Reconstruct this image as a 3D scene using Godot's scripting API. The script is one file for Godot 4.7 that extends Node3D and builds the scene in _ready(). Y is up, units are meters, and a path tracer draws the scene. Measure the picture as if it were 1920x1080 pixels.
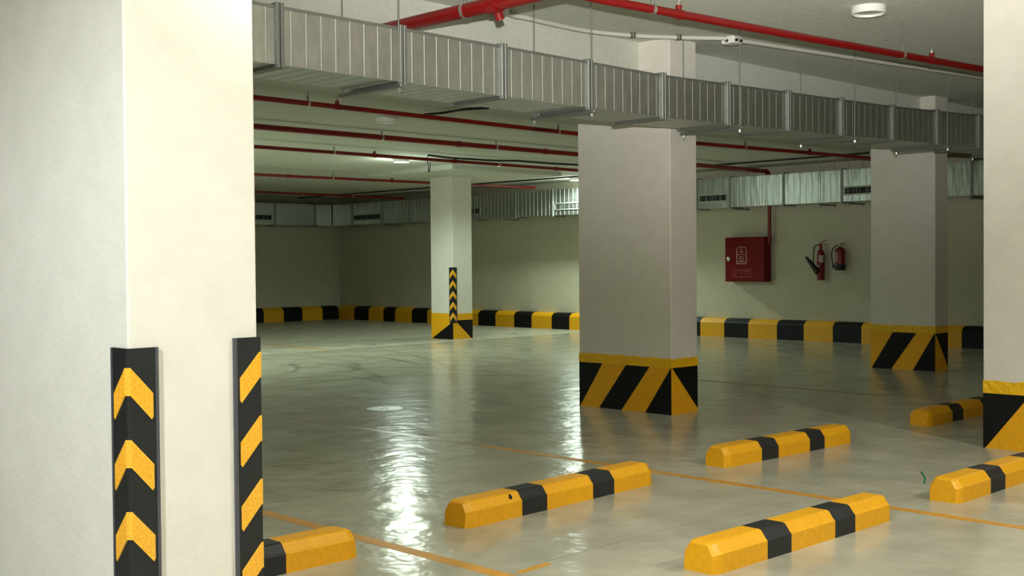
extends Node3D
# Underground car park. x runs along the parking rows (to the right and away), -z runs along the far wall
# (to the left and away), y is up, metres. The camera stands at the origin, 1.6 m above the floor.

const FOCAL := 2221.4                     # pixels, for a 1920 x 1080 frame
const EYE := Vector3(0, 1.6, 0)
const HIGH := 3.92                        # slab over the near bays
const LOW := 3.52                         # slab over the aisle and the far bays
const STEP_Z := -8.04                     # where the slab steps down
const WALL_X := 20.85
const WALL_Z := -28.55

var cam_basis: Basis
var M := {}
var used := {}
var uv2_rect := Rect2()                   # while set, vertices get a second set of texture coordinates over this piece of floor


func _ready() -> void:
	camera_and_light()
	materials()
	shell()
	floor_parts()
	pillars()
	curbs()
	wheel_stops()
	main_duct()
	wall_duct()
	pipes()
	conduit_and_cables()
	ceiling_lights()
	hydrant()
	extinguishers()
	small_things()


# ------------------------------------------------------------------ camera, light
func camera_and_light() -> void:
	var yaw := 0.7958
	var pitch := -0.021258
	var roll := -0.0086
	var fwd := Vector3(cos(pitch) * cos(yaw), sin(pitch), -cos(pitch) * sin(yaw))
	var right := fwd.cross(Vector3.UP).normalized()
	var up := right.cross(fwd)
	var r2 := right * cos(roll) + up * sin(roll)
	var u2 := up * cos(roll) - right * sin(roll)
	cam_basis = Basis(r2, u2, -fwd)
	var cam := Camera3D.new()
	cam.name = "camera"
	cam.fov = rad_to_deg(2.0 * atan(540.0 / FOCAL))
	cam.near = 0.05
	cam.far = 100.0
	add_child(cam)
	cam.transform = Transform3D(cam_basis, EYE)
	cam.current = true
	var env := Environment.new()
	env.background_mode = Environment.BG_COLOR
	env.background_color = Color(0, 0, 0)
	env.tonemap_mode = Environment.TONE_MAPPER_LINEAR
	env.tonemap_exposure = 1.0
	env.sdfgi_enabled = true
	env.ssao_enabled = true
	env.ssil_enabled = true
	var we := WorldEnvironment.new()
	we.name = "environment"
	we.environment = env
	add_child(we)
	# the photographer's flash, held just over the lens and tilted up to the right: it throws the pipes' shadows on the slab
	var flash := SpotLight3D.new()
	flash.name = "camera_flash"
	flash.light_color = Color(1.0, 0.995, 0.97)
	flash.light_energy = 190.0
	flash.light_size = 0.04
	flash.spot_angle = 36.0
	flash.spot_angle_attenuation = 1.0
	flash.spot_range = 60.0
	flash.spot_attenuation = 2.0
	flash.shadow_enabled = true
	add_child(flash)
	var a := yaw - deg_to_rad(12.0)
	var e := deg_to_rad(31.0)
	flash.position = Vector3(0.0, 1.9, 0.0)
	flash.look_at_from_position(flash.position, flash.position + Vector3(cos(e) * cos(a), sin(e), -cos(e) * sin(a)), Vector3.UP)


# a pixel of the photograph gives a direction; the plane that the thing touches gives its distance
func pt(px: float, py: float, axis: int, value: float) -> Vector3:
	var d := cam_basis * Vector3((px - 960.0) / FOCAL, -(py - 540.0) / FOCAL, -1.0)
	return EYE + d * ((value - EYE[axis]) / d[axis])


# ------------------------------------------------------------------ materials
func noise_tex(seed_: int, freq: float, octaves: int, c0: Color, c1: Color, size := 512, normal := false, strength := 4.0, stretch := 1.0) -> NoiseTexture2D:
	var n := FastNoiseLite.new()
	n.seed = seed_
	n.frequency = freq
	n.noise_type = FastNoiseLite.TYPE_SIMPLEX_SMOOTH
	n.fractal_octaves = octaves
	var t := NoiseTexture2D.new()
	t.width = size
	t.height = int(size * stretch)
	t.seamless = true
	t.noise = n
	if normal:
		t.as_normal_map = true
		t.bump_strength = strength
	else:
		var g := Gradient.new()
		g.set_color(0, c0)
		g.set_color(1, c1)
		t.color_ramp = g
	return t


func mat(called: String, color: Color, rough: float, metal := 0.0, albedo: Texture2D = null, normal: Texture2D = null, per_metre := 0.5, nscale := 1.0) -> StandardMaterial3D:
	var m := StandardMaterial3D.new()
	m.resource_name = called
	m.albedo_color = color
	m.roughness = rough
	m.metallic = metal
	if albedo:
		m.albedo_texture = albedo
	if normal:
		m.normal_enabled = true
		m.normal_texture = normal
		m.normal_scale = nscale
	if albedo or normal:
		m.uv1_triplanar = true
		m.uv1_world_triplanar = true
		m.uv1_scale = Vector3.ONE * per_metre
	M[called] = m
	return m


func tyre_marks(area: Rect2) -> ImageTexture:
	var w := 1400
	var h := 664
	var img := Image.create(w, h, false, Image.FORMAT_RGB8)
	img.fill(Color.WHITE)
	var rng := RandomNumberGenerator.new()
	rng.seed = 77
	var runs := [
		[[680, 653], [720, 656], [760, 663], [811, 675], [850, 690]],
		[[660, 691], [720, 689], [811, 690], [900, 696], [960, 700]],
		[[631, 678], [655, 679], [672, 685], [668, 693], [640, 699], [590, 704]],
		[[519, 681], [545, 682], [560, 689], [552, 697], [520, 702]],
		[[500, 716], [560, 708], [640, 704], [700, 712], [740, 722]],
		[[900, 645], [960, 650], [990, 655], [985, 662], [940, 664]],
		[[560, 672], [640, 668], [730, 672], [790, 684]],
		[[500, 730], [600, 716], [720, 706], [860, 702], [1000, 706]],
		[[500, 690], [580, 680], [640, 684], [700, 700], [720, 716]],
		[[860, 668], [960, 672], [1050, 682], [1078, 690]],
	]
	for run in runs:
		var curve := Curve2D.new()
		var q := []
		for v in run:
			var f := pt(v[0], v[1], 1, 0.0)
			q.append(Vector2(f.x, f.z))
		for i in q.size():
			var t := Vector2.ZERO
			if i > 0 and i < q.size() - 1:
				t = (q[i + 1] - q[i - 1]) / 6.0
			curve.add_point(q[i], -t, t)
		var dark := rng.randf_range(0.12, 0.27)
		var half := rng.randf_range(0.03, 0.07)
		var n := int(curve.get_baked_length() / 0.008)
		for k in n:
			var c := curve.sample_baked(k * 0.008)
			var fade := dark * clampf(minf(k, n - k) / 60.0, 0.0, 1.0)
			for j in 36:
				var o := Vector2(rng.randfn(0.0, half), rng.randfn(0.0, half))
				var x := int((c.x + o.x - area.position.x) / area.size.x * w)
				var y := int((c.y + o.y - area.position.y) / area.size.y * h)
				if x >= 0 and y >= 0 and x < w and y < h and rng.randf() < 0.5:
					var old := img.get_pixel(x, y).r
					var v2 := maxf(old - fade * 0.35, 1.0 - fade * 1.7)
					img.set_pixel(x, y, Color(v2, v2, v2))
	return ImageTexture.create_from_image(img)


func c8(r: int, g: int, b: int) -> Color:
	return Color8(r, g, b)


func materials() -> void:
	var plaster_n := noise_tex(11, 0.05, 5, Color.BLACK, Color.WHITE, 512, true, 5.0)
	var mottle := noise_tex(12, 0.008, 5, Color(0.965, 0.965, 0.96), Color(1, 1, 1))
	mat("pillar_paint", c8(222, 217, 206), 0.75, 0.0, mottle, plaster_n, 0.9, 0.1)
	mat("wall_paint", c8(200, 195, 172), 0.8, 0.0, mottle, plaster_n, 0.6, 0.15)
	var stipple := noise_tex(13, 0.11, 4, Color.BLACK, Color.WHITE, 512, true, 12.0)
	mat("ceiling_paint", c8(234, 235, 222), 0.95, 0.0, mottle, stipple, 2.4, 1.0)
	# polished concrete: cloudy tone, slightly wavy surface
	var cloud := noise_tex(21, 0.006, 6, Color(0.84, 0.84, 0.83), Color(1, 1, 1), 1024)
	var waves := noise_tex(22, 0.012, 4, Color.BLACK, Color.WHITE, 1024, true, 1.6)
	var gloss := noise_tex(23, 0.01, 5, Color(0.8, 0.8, 0.8), Color(1, 1, 1), 512)
	for s in [["concrete_bay", c8(190, 186, 166), 0.21], ["concrete_unpolished", c8(190, 186, 166), 0.4]]:
		var m := mat(s[0], s[1], s[2], 0.0, cloud, waves, 0.22, 0.8)
		m.roughness_texture = gloss
		m.roughness_texture_channel = BaseMaterial3D.TEXTURE_CHANNEL_RED
	# rubber left by turning tyres on the aisle
	var tm := mat("concrete_tyre_marked", c8(190, 186, 166), 0.21, 0.0, cloud, waves, 0.22, 0.8)
	tm.roughness_texture = gloss
	tm.roughness_texture_channel = BaseMaterial3D.TEXTURE_CHANNEL_RED
	tm.detail_enabled = true
	tm.detail_blend_mode = BaseMaterial3D.BLEND_MODE_MUL
	tm.detail_uv_layer = BaseMaterial3D.DETAIL_UV_2
	tm.detail_albedo = tyre_marks(Rect2(6.0, -18.15, WALL_X - 6.0, 18.15 - 11.12))
	mat("joint", c8(52, 49, 43), 0.95)
	var worn := noise_tex(31, 0.03, 4, Color(0.93, 0.92, 0.89), Color(1, 1, 1))
	mat("yellow_paint", c8(240, 174, 12), 0.45, 0.0, worn, null, 1.2)
	mat("black_paint", c8(15, 16, 17), 0.5, 0.0, worn, null, 1.2).metallic_specular = 0.35
	mat("stop_black", c8(32, 34, 36), 0.5, 0.0, worn, null, 1.2)
	mat("yellow_tape", c8(248, 194, 24), 0.25, 0.0, worn, noise_tex(33, 0.02, 3, Color.BLACK, Color.WHITE, 256, true, 8.0), 2.5, 0.8)
	mat("yellow_line", c8(206, 150, 60), 0.4, 0.0, worn, null, 1.0)
	mat("faded_line", c8(158, 126, 88), 0.3, 0.0, worn, null, 1.0)
	mat("white_mark", c8(160, 166, 152), 0.35)
	mat("dark_mark", c8(50, 54, 48), 0.4)
	mat("rubber", c8(26, 28, 29), 0.45, 0.0, null, plaster_n, 3.0, 0.15)
	mat("rubber_edge", c8(70, 70, 76), 0.5)
	var prism := noise_tex(34, 0.06, 2, Color(0.86, 0.8, 0.7), Color(1, 1, 1), 256)
	var refl := mat("reflective_yellow", c8(255, 196, 60), 0.25, 0.0, prism, null, 6.0)
	refl.clearcoat_enabled = true
	refl.clearcoat = 0.6
	refl.clearcoat_roughness = 0.2
	var spangle := noise_tex(41, 0.03, 3, Color(0.9, 0.91, 0.9), Color(1, 1, 1))
	var dents := noise_tex(42, 0.009, 3, Color.BLACK, Color.WHITE, 512, true, 3.0)
	mat("galvanised", c8(198, 200, 193), 0.40, 0.92, spangle, dents, 0.7, 0.45).uv1_scale = Vector3(0.9, 0.3, 0.9)
	mat("galvanised_wall", c8(200, 204, 198), 0.3, 0.95, spangle, dents, 0.7, 0.7).uv1_scale = Vector3(1.3, 0.16, 1.3)
	mat("galvanised_seam", c8(184, 187, 180), 0.55, 0.85)
	mat("flange_steel", c8(146, 149, 144), 0.55, 0.85)
	mat("rod_steel", c8(135, 136, 130), 0.45, 0.85)
	mat("bright_steel", c8(215, 213, 205), 0.3, 0.9)
	mat("pipe_red", c8(128, 8, 10), 0.36, 0.0, worn, null, 1.5)
	mat("cabinet_red", c8(112, 4, 6), 0.4).metallic_specular = 0.3
	mat("cabinet_print", c8(224, 188, 186), 0.6)
	mat("faded_print", c8(176, 84, 84), 0.6)
	mat("extinguisher_red", c8(122, 8, 14), 0.32)
	mat("extinguisher_label", c8(190, 178, 176), 0.5)
	mat("black_plastic", c8(18, 18, 18), 0.45)
	mat("slot_shade", c8(10, 11, 10), 0.9)  # near-black colour stands in for the shade inside the grille slots
	mat("white_plastic", c8(226, 226, 218), 0.45)
	mat("white_conduit", c8(196, 196, 184), 0.5)
	mat("lamp_off", c8(200, 200, 190), 0.4)
	var lit := mat("lamp_lit", c8(240, 245, 235), 0.4)
	lit.emission_enabled = true
	lit.emission = Color(0.96, 1.0, 0.94)
	lit.emission_energy_multiplier = 20.0
	mat("green_plastic", c8(30, 120, 84), 0.4)


# ------------------------------------------------------------------ mesh helpers
func begin() -> SurfaceTool:
	var st := SurfaceTool.new()
	st.begin(Mesh.PRIMITIVE_TRIANGLES)
	st.set_smooth_group(-1)
	return st


func quad(st: SurfaceTool, a: Vector3, b: Vector3, c: Vector3, d: Vector3, out: Vector3) -> void:
	var n := (c - a).cross(b - a) + (d - a).cross(c - a)
	if n.dot(out) < 0.0:
		var t := b
		b = d
		d = t
	for v in [a, b, c, a, c, d]:
		if uv2_rect.has_area():
			st.set_uv2(Vector2((v.x - uv2_rect.position.x) / uv2_rect.size.x, (v.z - uv2_rect.position.y) / uv2_rect.size.y))
		st.add_vertex(v)


func tri(st: SurfaceTool, a: Vector3, b: Vector3, c: Vector3, out: Vector3) -> void:
	if (c - a).cross(b - a).dot(out) < 0.0:
		var t := b
		b = c
		c = t
	for v in [a, b, c]:
		st.add_vertex(v)


# eight corners p[0..3] one end, p[4..7] the other, both in ring order
func hexa(st: SurfaceTool, p: Array) -> void:
	var mid := Vector3.ZERO
	for v in p:
		mid += v / 8.0
	for f in [[0, 1, 2, 3], [4, 5, 6, 7], [0, 1, 5, 4], [1, 2, 6, 5], [2, 3, 7, 6], [3, 0, 4, 7]]:
		var c: Vector3 = (p[f[0]] + p[f[1]] + p[f[2]] + p[f[3]]) / 4.0
		quad(st, p[f[0]], p[f[1]], p[f[2]], p[f[3]], c - mid)


func box(st: SurfaceTool, c: Vector3, s: Vector3, b := Basis.IDENTITY) -> void:
	var h := s / 2.0
	var p := []
	for z in [-1, 1]:
		for q in [[-1, -1], [1, -1], [1, 1], [-1, 1]]:
			p.append(c + b * Vector3(q[0] * h.x, q[1] * h.y, z * h.z))
	hexa(st, p)


func box2(st: SurfaceTool, lo: Vector3, hi: Vector3) -> void:
	box(st, (lo + hi) / 2.0, hi - lo)


# a box whose twelve edges are chamfered
func bevel_box(st: SurfaceTool, lo: Vector3, hi: Vector3, e: float) -> void:
	var c := (lo + hi) / 2.0
	var h := (hi - lo) / 2.0
	var i := h - Vector3.ONE * e
	for ax in 3:
		var u := (ax + 1) % 3
		var w := (ax + 2) % 3
		for s in [-1.0, 1.0]:
			var f := []
			for q in [[-1, -1], [1, -1], [1, 1], [-1, 1]]:
				var v := Vector3.ZERO
				v[ax] = s * h[ax]
				v[u] = q[0] * i[u]
				v[w] = q[1] * i[w]
				f.append(c + v)
			var o := Vector3.ZERO
			o[ax] = s
			quad(st, f[0], f[1], f[2], f[3], o)
			for s2 in [-1.0, 1.0]:
				var a := Vector3.ZERO
				a[ax] = s * h[ax]
				a[u] = s2 * i[u]
				a[w] = -i[w]
				var b := a
				b[w] = i[w]
				var d := Vector3.ZERO
				d[ax] = s * i[ax]
				d[u] = s2 * h[u]
				d[w] = -i[w]
				var g := d
				g[w] = i[w]
				var o2 := Vector3.ZERO
				o2[ax] = s
				o2[u] = s2
				quad(st, c + a, c + b, c + g, c + d, o2)
	for sx in [-1.0, 1.0]:
		for sy in [-1.0, 1.0]:
			for sz in [-1.0, 1.0]:
				var s3 := Vector3(sx, sy, sz)
				tri(st, c + Vector3(h.x, i.y, i.z) * s3, c + Vector3(i.x, h.y, i.z) * s3, c + Vector3(i.x, i.y, h.z) * s3, s3)


func tube(st: SurfaceTool, pts: Array, r: float, n := 10, caps := true, r_end := -1.0) -> void:
	var rings := []
	var side := Vector3.ZERO
	for i in pts.size():
		var t: Vector3
		if i == 0:
			t = pts[1] - pts[0]
		elif i == pts.size() - 1:
			t = pts[i] - pts[i - 1]
		else:
			t = (pts[i + 1] - pts[i]).normalized() + (pts[i] - pts[i - 1]).normalized()
		t = t.normalized()
		if side == Vector3.ZERO:
			side = t.cross(Vector3.UP if absf(t.y) < 0.9 else Vector3.RIGHT).normalized()
		else:
			side = (side - t * side.dot(t)).normalized()
		var up := t.cross(side)
		var rr := r if r_end < 0.0 else lerpf(r, r_end, float(i) / (pts.size() - 1))
		var ring := []
		for k in n:
			var a := TAU * k / n
			ring.append(pts[i] + (side * cos(a) + up * sin(a)) * rr)
		rings.append(ring)
	st.set_smooth_group(1)
	for i in pts.size() - 1:
		var mid: Vector3 = (pts[i] + pts[i + 1]) / 2.0
		for k in n:
			var k2 := (k + 1) % n
			var c: Vector3 = (rings[i][k] + rings[i + 1][k2]) / 2.0
			quad(st, rings[i][k], rings[i][k2], rings[i + 1][k2], rings[i + 1][k], c - mid)
	st.set_smooth_group(-1)
	if caps:
		for e in [0, pts.size() - 1]:
			var out: Vector3 = pts[0] - pts[1] if e == 0 else pts[e] - pts[e - 1]
			for k in n:
				tri(st, pts[e], rings[e][k], rings[e][(k + 1) % n], out)


# profile of (radius, height) turned about the local y axis
func lathe(st: SurfaceTool, prof: Array, n: int, xf: Transform3D, smooth := false) -> void:
	st.set_smooth_group(1 if smooth else -1)
	for i in prof.size() - 1:
		var a: Vector2 = prof[i]
		var b: Vector2 = prof[i + 1]
		var nrm := Vector2(b.y - a.y, a.x - b.x)
		for k in n:
			var p := TAU * k / n
			var q := TAU * (k + 1) / n
			var h := (p + q) / 2.0
			var out := xf.basis * Vector3(nrm.x * cos(h), nrm.y, nrm.x * sin(h))
			var v0 := xf * Vector3(a.x * cos(p), a.y, a.x * sin(p))
			var v1 := xf * Vector3(a.x * cos(q), a.y, a.x * sin(q))
			var v2 := xf * Vector3(b.x * cos(q), b.y, b.x * sin(q))
			var v3 := xf * Vector3(b.x * cos(p), b.y, b.x * sin(p))
			if a.x < 0.0001:
				tri(st, v0, v2, v3, out)
			elif b.x < 0.0001:
				tri(st, v0, v1, v2, out)
			else:
				quad(st, v0, v1, v2, v3, out)
	st.set_smooth_group(-1)


# polygon in the local xy plane, given thickness along +z
func prism(st: SurfaceTool, poly: PackedVector2Array, depth: float, xf: Transform3D) -> void:
	var idx := Geometry2D.triangulate_polygon(poly)
	for i in range(0, idx.size(), 3):
		for z in [0.0, depth]:
			var a := poly[idx[i]]
			var b := poly[idx[i + 1]]
			var c := poly[idx[i + 2]]
			tri(st, xf * Vector3(a.x, a.y, z), xf * Vector3(b.x, b.y, z), xf * Vector3(c.x, c.y, z), xf.basis * Vector3(0, 0, 1 if z > 0.0 else -1))
	var ccw := not Geometry2D.is_polygon_clockwise(poly)
	for i in poly.size():
		var a := poly[i]
		var b := poly[(i + 1) % poly.size()]
		var o := Vector2(b.y - a.y, a.x - b.x) * (1.0 if ccw else -1.0)
		quad(st, xf * Vector3(a.x, a.y, 0), xf * Vector3(b.x, b.y, 0), xf * Vector3(b.x, b.y, depth), xf * Vector3(a.x, a.y, depth), xf.basis * Vector3(o.x, o.y, 0))


func obj(st: SurfaceTool, called: String, material: String, parent: Node = self) -> MeshInstance3D:
	st.generate_normals()
	var o := MeshInstance3D.new()
	o.mesh = st.commit()
	o.material_override = M[material]
	o.name = called
	if parent == self:
		o.name = numbered(called)
	o.cast_shadow = GeometryInstance3D.SHADOW_CASTING_SETTING_ON
	parent.add_child(o, true)
	return o


func numbered(called: String) -> String:
	var k: int = used.get(called, 0)
	used[called] = k + 1
	return called if k == 0 else "%s_%03d" % [called, k]


func thing(called: String, label: String, category: String, group := "") -> Node3D:
	var o := Node3D.new()
	o.name = numbered(called)
	add_child(o)
	o.set_meta("label", label)
	o.set_meta("category", category)
	if group:
		o.set_meta("group", group)
	return o


func structure(called: String) -> Node3D:
	var o := Node3D.new()
	o.name = called
	o.set_meta("kind", "structure")
	add_child(o)
	return o


func face_x(x: float, z: float) -> Transform3D:   # looking at a face that points to -x: right is +z
	return Transform3D(Basis(Vector3(0, 0, 1), Vector3(0, 1, 0), Vector3(-1, 0, 0)), Vector3(x, 0, z))


func face_z(x: float, z: float) -> Transform3D:   # looking at a face that points to +z: right is +x
	return Transform3D(Basis.IDENTITY, Vector3(x, 0, z))


# ------------------------------------------------------------------ room
func shell() -> void:
	var x0 := -7.0
	var z1 := 8.0
	var spec := {
		"wall_right": [Vector3(WALL_X, 0, WALL_Z - 0.25), Vector3(WALL_X + 0.25, 4.2, z1 + 0.25)],
		"wall_left": [Vector3(x0, 0, WALL_Z - 0.25), Vector3(WALL_X, 4.2, WALL_Z)],
		"wall_rear": [Vector3(x0 - 0.25, 0, WALL_Z - 0.25), Vector3(x0, 4.2, z1 + 0.25)],
		"wall_near": [Vector3(x0, 0, z1), Vector3(WALL_X, 4.2, z1 + 0.25)],
	}
	for k in spec:
		var st := begin()
		box2(st, spec[k][0], spec[k][1])
		var o := obj(st, k, "wall_paint")
		o.set_meta("kind", "structure")
	var c := structure("ceiling")
	var s1 := begin()
	box2(s1, Vector3(x0, HIGH, STEP_Z), Vector3(WALL_X, 4.3, z1))
	obj(s1, "high_slab", "ceiling_paint", c)
	var s2 := begin()
	box2(s2, Vector3(x0, LOW, WALL_Z), Vector3(WALL_X, 4.3, STEP_Z))
	obj(s2, "low_slab", "ceiling_paint", c)
	var s3 := begin()
	bevel_box(s3, Vector3(15.3, LOW - 0.09, -20.7), Vector3(18.4, LOW + 0.05, -17.25), 0.005)
	obj(s3, "drop_panel", "ceiling_paint", c)


func slab(parent: Node, lo: Vector2, hi: Vector2, m: String) -> void:
	var st := begin()
	var g := 0.004
	uv2_rect = Rect2(lo, hi - lo)
	box2(st, Vector3(lo.x + g, -0.1, lo.y + g), Vector3(hi.x - g, 0.0, hi.y - g))
	uv2_rect = Rect2()
	obj(st, "floor_slab", m, parent)


func strip(parent: Node, called: String, a: Vector2, b: Vector2, width: float, m: String, y := 0.0012) -> void:
	var st := begin()
	var d := (b - a).normalized()
	var n := Vector2(-d.y, d.x) * width / 2.0
	var p := []
	for h in [-0.002, y]:
		for q in [a - n, b - n, b + n, a + n]:
			p.append(Vector3(q.x, h, q.y))
	hexa(st, p)
	obj(st, called, m, parent)


func floor_parts() -> void:
	var f := structure("floor")
	var x0 := -7.0
	var st := begin()
	box2(st, Vector3(x0 - 0.2, -0.3, WALL_Z - 0.2), Vector3(WALL_X + 0.2, -0.02, 8.2))
	obj(st, "screed", "joint", f)
	var zs := [8.0, -4.39, -11.12, -18.15, WALL_Z]
	var names := ["concrete_bay", "concrete_bay", "concrete_bay", "concrete_unpolished"]
	for i in 4:
		var xs := [x0, 1.0, 9.4, WALL_X]
		if i == 2:
			xs = [x0, 6.0, WALL_X]
		elif i == 0:
			xs = [x0, WALL_X]
		elif i == 3:
			xs = [x0, WALL_X]
		for j in xs.size() - 1:
			slab(f, Vector2(xs[j], zs[i + 1]), Vector2(xs[j + 1], zs[i]), "concrete_tyre_marked" if i == 2 and j == 1 else names[i])
	# bay lines
	strip(f, "bay_line", Vector2(7.06, -7.6), Vector2(7.06, 0.0), 0.09, "yellow_line")
	strip(f, "bay_line", Vector2(6.95, -10.4), Vector2(7.06, -7.6), 0.08, "faded_line")
	strip(f, "bay_line", Vector2(4.18, -7.2), Vector2(4.18, 0.0), 0.09, "yellow_line")
	strip(f, "bay_line", Vector2(12.95, -10.4), Vector2(12.85, -6.9), 0.08, "faded_line")
	strip(f, "bay_line", Vector2(13.2, -20.6), Vector2(13.0, -18.2), 0.09, "yellow_line")
	strip(f, "bay_line", Vector2(10.3, -20.6), Vector2(10.2, -18.2), 0.09, "yellow_line")
	strip(f, "paint_remnant", Vector2(4.27, -4.33), Vector2(4.52, -4.35), 0.05, "yellow_line")
	# round bay markings
	for q in [[8.14, -10.34, 0.2], [14.5, -18.75, 0.24], [18.7, -19.0, 0.24]]:
		var s := begin()
		lathe(s, [Vector2(0.0, -0.002), Vector2(q[2], -0.002), Vector2(q[2], 0.0012), Vector2(0.0, 0.0012)], 28, Transform3D(Basis.IDENTITY, Vector3(q[0], 0, q[1])))
		var disc := obj(s, "round_marking", "white_mark", f)
		var s2 := begin()
		var b := Basis(Vector3.UP, deg_to_rad(45))
		for g in [[-0.075, 0.0, 0.05, 0.1], [0.0, 0.03, 0.07, 0.025], [0.0, -0.035, 0.06, 0.025], [0.045, 0.0, 0.025, 0.06], [0.1, -0.01, 0.045, 0.05]]:
			box(s2, Vector3(q[0], 0.0016, q[1]) + b * Vector3(g[0], 0, g[1]), Vector3(g[2], 0.001, g[3]), b)
		obj(s2, "marking_glyph", "dark_mark", disc)


# ------------------------------------------------------------------ pillars
func stripe(p: Node, xf: Transform3D, pts: Array, m: String) -> void:
	var st := begin()
	prism(st, PackedVector2Array(pts), 0.002, xf)
	obj(st, "yellow_stripe" if m == "yellow_paint" else "black_stripe", m, p)


func tape(p: Node, xf: Transform3D, w: float, y0: float, y1: float, seed_: int) -> void:
	var rng := RandomNumberGenerator.new()
	rng.seed = seed_
	var poly := PackedVector2Array([Vector2(0, y0), Vector2(w, y0)])
	var n := int(w / 0.07) + 2
	for i in n + 1:
		var e := 0.0 if i == 0 or i == n else rng.randf_range(-0.008, 0.008)
		poly.append(Vector2(w * (1.0 - float(i) / n), y1 + e))
	var st := begin()
	prism(st, poly, 0.005, xf)
	obj(st, "yellow_band", "yellow_tape", p)


func pillar(label: String, lo: Vector2, hi: Vector2, top: float) -> Node3D:
	var p := thing("concrete_pillar", label, "pillar", "concrete pillars")
	var st := begin()
	bevel_box(st, Vector3(lo.x, 0, lo.y), Vector3(hi.x, top, hi.y), 0.006)
	obj(st, "shaft", "pillar_paint", p)
	return p


func pillars() -> void:
	# pillar under the duct
	var lo := Vector2(9.78, -8.92)
	var hi := Vector2(10.23, -7.63)
	var p := pillar("broad pale pillar under the galvanised duct, three black stripes on its wide face", lo, hi, HIGH)
	var w := hi.y - lo.y
	var h := 0.49
	var fx := face_x(lo.x, lo.y)
	var t := [0.0, 0.267, 0.525, 0.779, 0.995]
	var b := [0.0, 0.01, 0.226, 0.475, 0.728]
	stripe(p, fx, [Vector2(0, 0.0), Vector2(b[1] * w, 0), Vector2(t[1] * w, h), Vector2(0, h)], "black_paint")
	for i in range(1, 4):
		stripe(p, fx, [Vector2(b[i] * w, 0), Vector2(b[i + 1] * w, 0), Vector2(t[i + 1] * w, h), Vector2(t[i] * w, h)], "yellow_paint" if i % 2 == 1 else "black_paint")
	stripe(p, fx, [Vector2(b[4] * w, 0), Vector2(w, 0), Vector2(w, h), Vector2(t[4] * w, h)], "black_paint")
	var fz := face_z(lo.x, hi.y)
	var d := hi.x - lo.x
	stripe(p, fz, [Vector2(0, 0), Vector2(d, 0), Vector2(d, 0.03), Vector2(0.01, h), Vector2(0, h)], "yellow_paint")
	stripe(p, fz, [Vector2(d, 0.03), Vector2(d, h), Vector2(0.01, h)], "black_paint")
	tape(p, fx, w, h, 0.59, 1)
	tape(p, fz, d, h, 0.585, 2)

	# pillar behind it in the same row
	lo = Vector2(16.08, -8.82)
	hi = Vector2(16.47, -7.82)
	p = pillar("shaded pillar beyond the duct beside the fire extinguishers, two black stripes on its wide face", lo, hi, HIGH)
	w = hi.y - lo.y
	d = hi.x - lo.x
	h = 0.54
	fx = face_x(lo.x, lo.y)
	fz = face_z(lo.x, hi.y)
	stripe(p, fx, [Vector2(0, 0), Vector2(0.012 * w, 0), Vector2(0.352 * w, h), Vector2(0, h)], "yellow_paint")
	stripe(p, fx, [Vector2(0.012 * w, 0), Vector2(0.327 * w, 0), Vector2(0.718 * w, h), Vector2(0.352 * w, h)], "black_paint")
	stripe(p, fx, [Vector2(0.327 * w, 0), Vector2(0.66 * w, 0), Vector2(0.985 * w, h), Vector2(0.718 * w, h)], "yellow_paint")
	stripe(p, fx, [Vector2(0.66 * w, 0), Vector2(w, 0), Vector2(w, h), Vector2(0.985 * w, h)], "black_paint")
	stripe(p, fz, [Vector2(0, 0), Vector2(d, 0), Vector2(d, 0.04), Vector2(0.01, h), Vector2(0, h)], "yellow_paint")
	stripe(p, fz, [Vector2(d, 0.04), Vector2(d, h), Vector2(0.01, h)], "black_paint")
	tape(p, fx, w, h, 0.645, 3)
	tape(p, fz, d, h, 0.64, 4)

	# slim pillar by the aisle
	lo = Vector2(16.5, -19.32)
	hi = Vector2(17.05, -18.62)
	p = pillar("slim pale pillar at the aisle's far edge with one chevron corner guard", lo, hi, LOW - 0.09)
	w = hi.y - lo.y
	d = hi.x - lo.x
	fx = face_x(lo.x, lo.y)
	fz = face_z(lo.x, hi.y)
	stripe(p, fx, [Vector2(0, 0), Vector2(0.02, 0), Vector2(w, 0.38), Vector2(w, 0.545), Vector2(0, 0.545)], "yellow_paint")
	stripe(p, fx, [Vector2(0.02, 0), Vector2(w, 0), Vector2(w, 0.38)], "black_paint")
	stripe(p, fz, [Vector2(0, 0), Vector2(d - 0.03, 0), Vector2(0.1, 0.36), Vector2(0, 0.36)], "yellow_paint")
	stripe(p, fz, [Vector2(d - 0.03, 0), Vector2(d, 0), Vector2(d, 0.4), Vector2(0.07, 0.4), Vector2(0.1, 0.36)], "black_paint")
	stripe(p, fz, [Vector2(0, 0.36), Vector2(0.1, 0.36), Vector2(0.07, 0.4), Vector2(d, 0.4), Vector2(d, 0.54), Vector2(0, 0.54)], "yellow_paint")
	corner_guard("narrow black rubber corner guard with yellow chevrons on the slim far pillar", lo.x, hi.y, 0.345, 1.515, 0.105, 1, 0.225, 0.055)

	# pillar at the right, cut by the frame
	lo = Vector2(9.86, -4.37)
	hi = Vector2(10.35, -3.05)
	p = pillar("bright pillar between the two rows of wheel stops with a large black and yellow triangle", lo, hi, HIGH)
	w = hi.y - lo.y
	d = hi.x - lo.x
	h = 0.465
	fx = face_x(lo.x, lo.y)
	fz = face_z(lo.x, hi.y)
	stripe(p, fx, [Vector2(0, 0), Vector2(0.02, 0), Vector2(0.39, h), Vector2(0, h)], "black_paint")
	stripe(p, fx, [Vector2(0.02, 0), Vector2(0.35, 0), Vector2(0.72, h), Vector2(0.39, h)], "yellow_paint")
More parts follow.
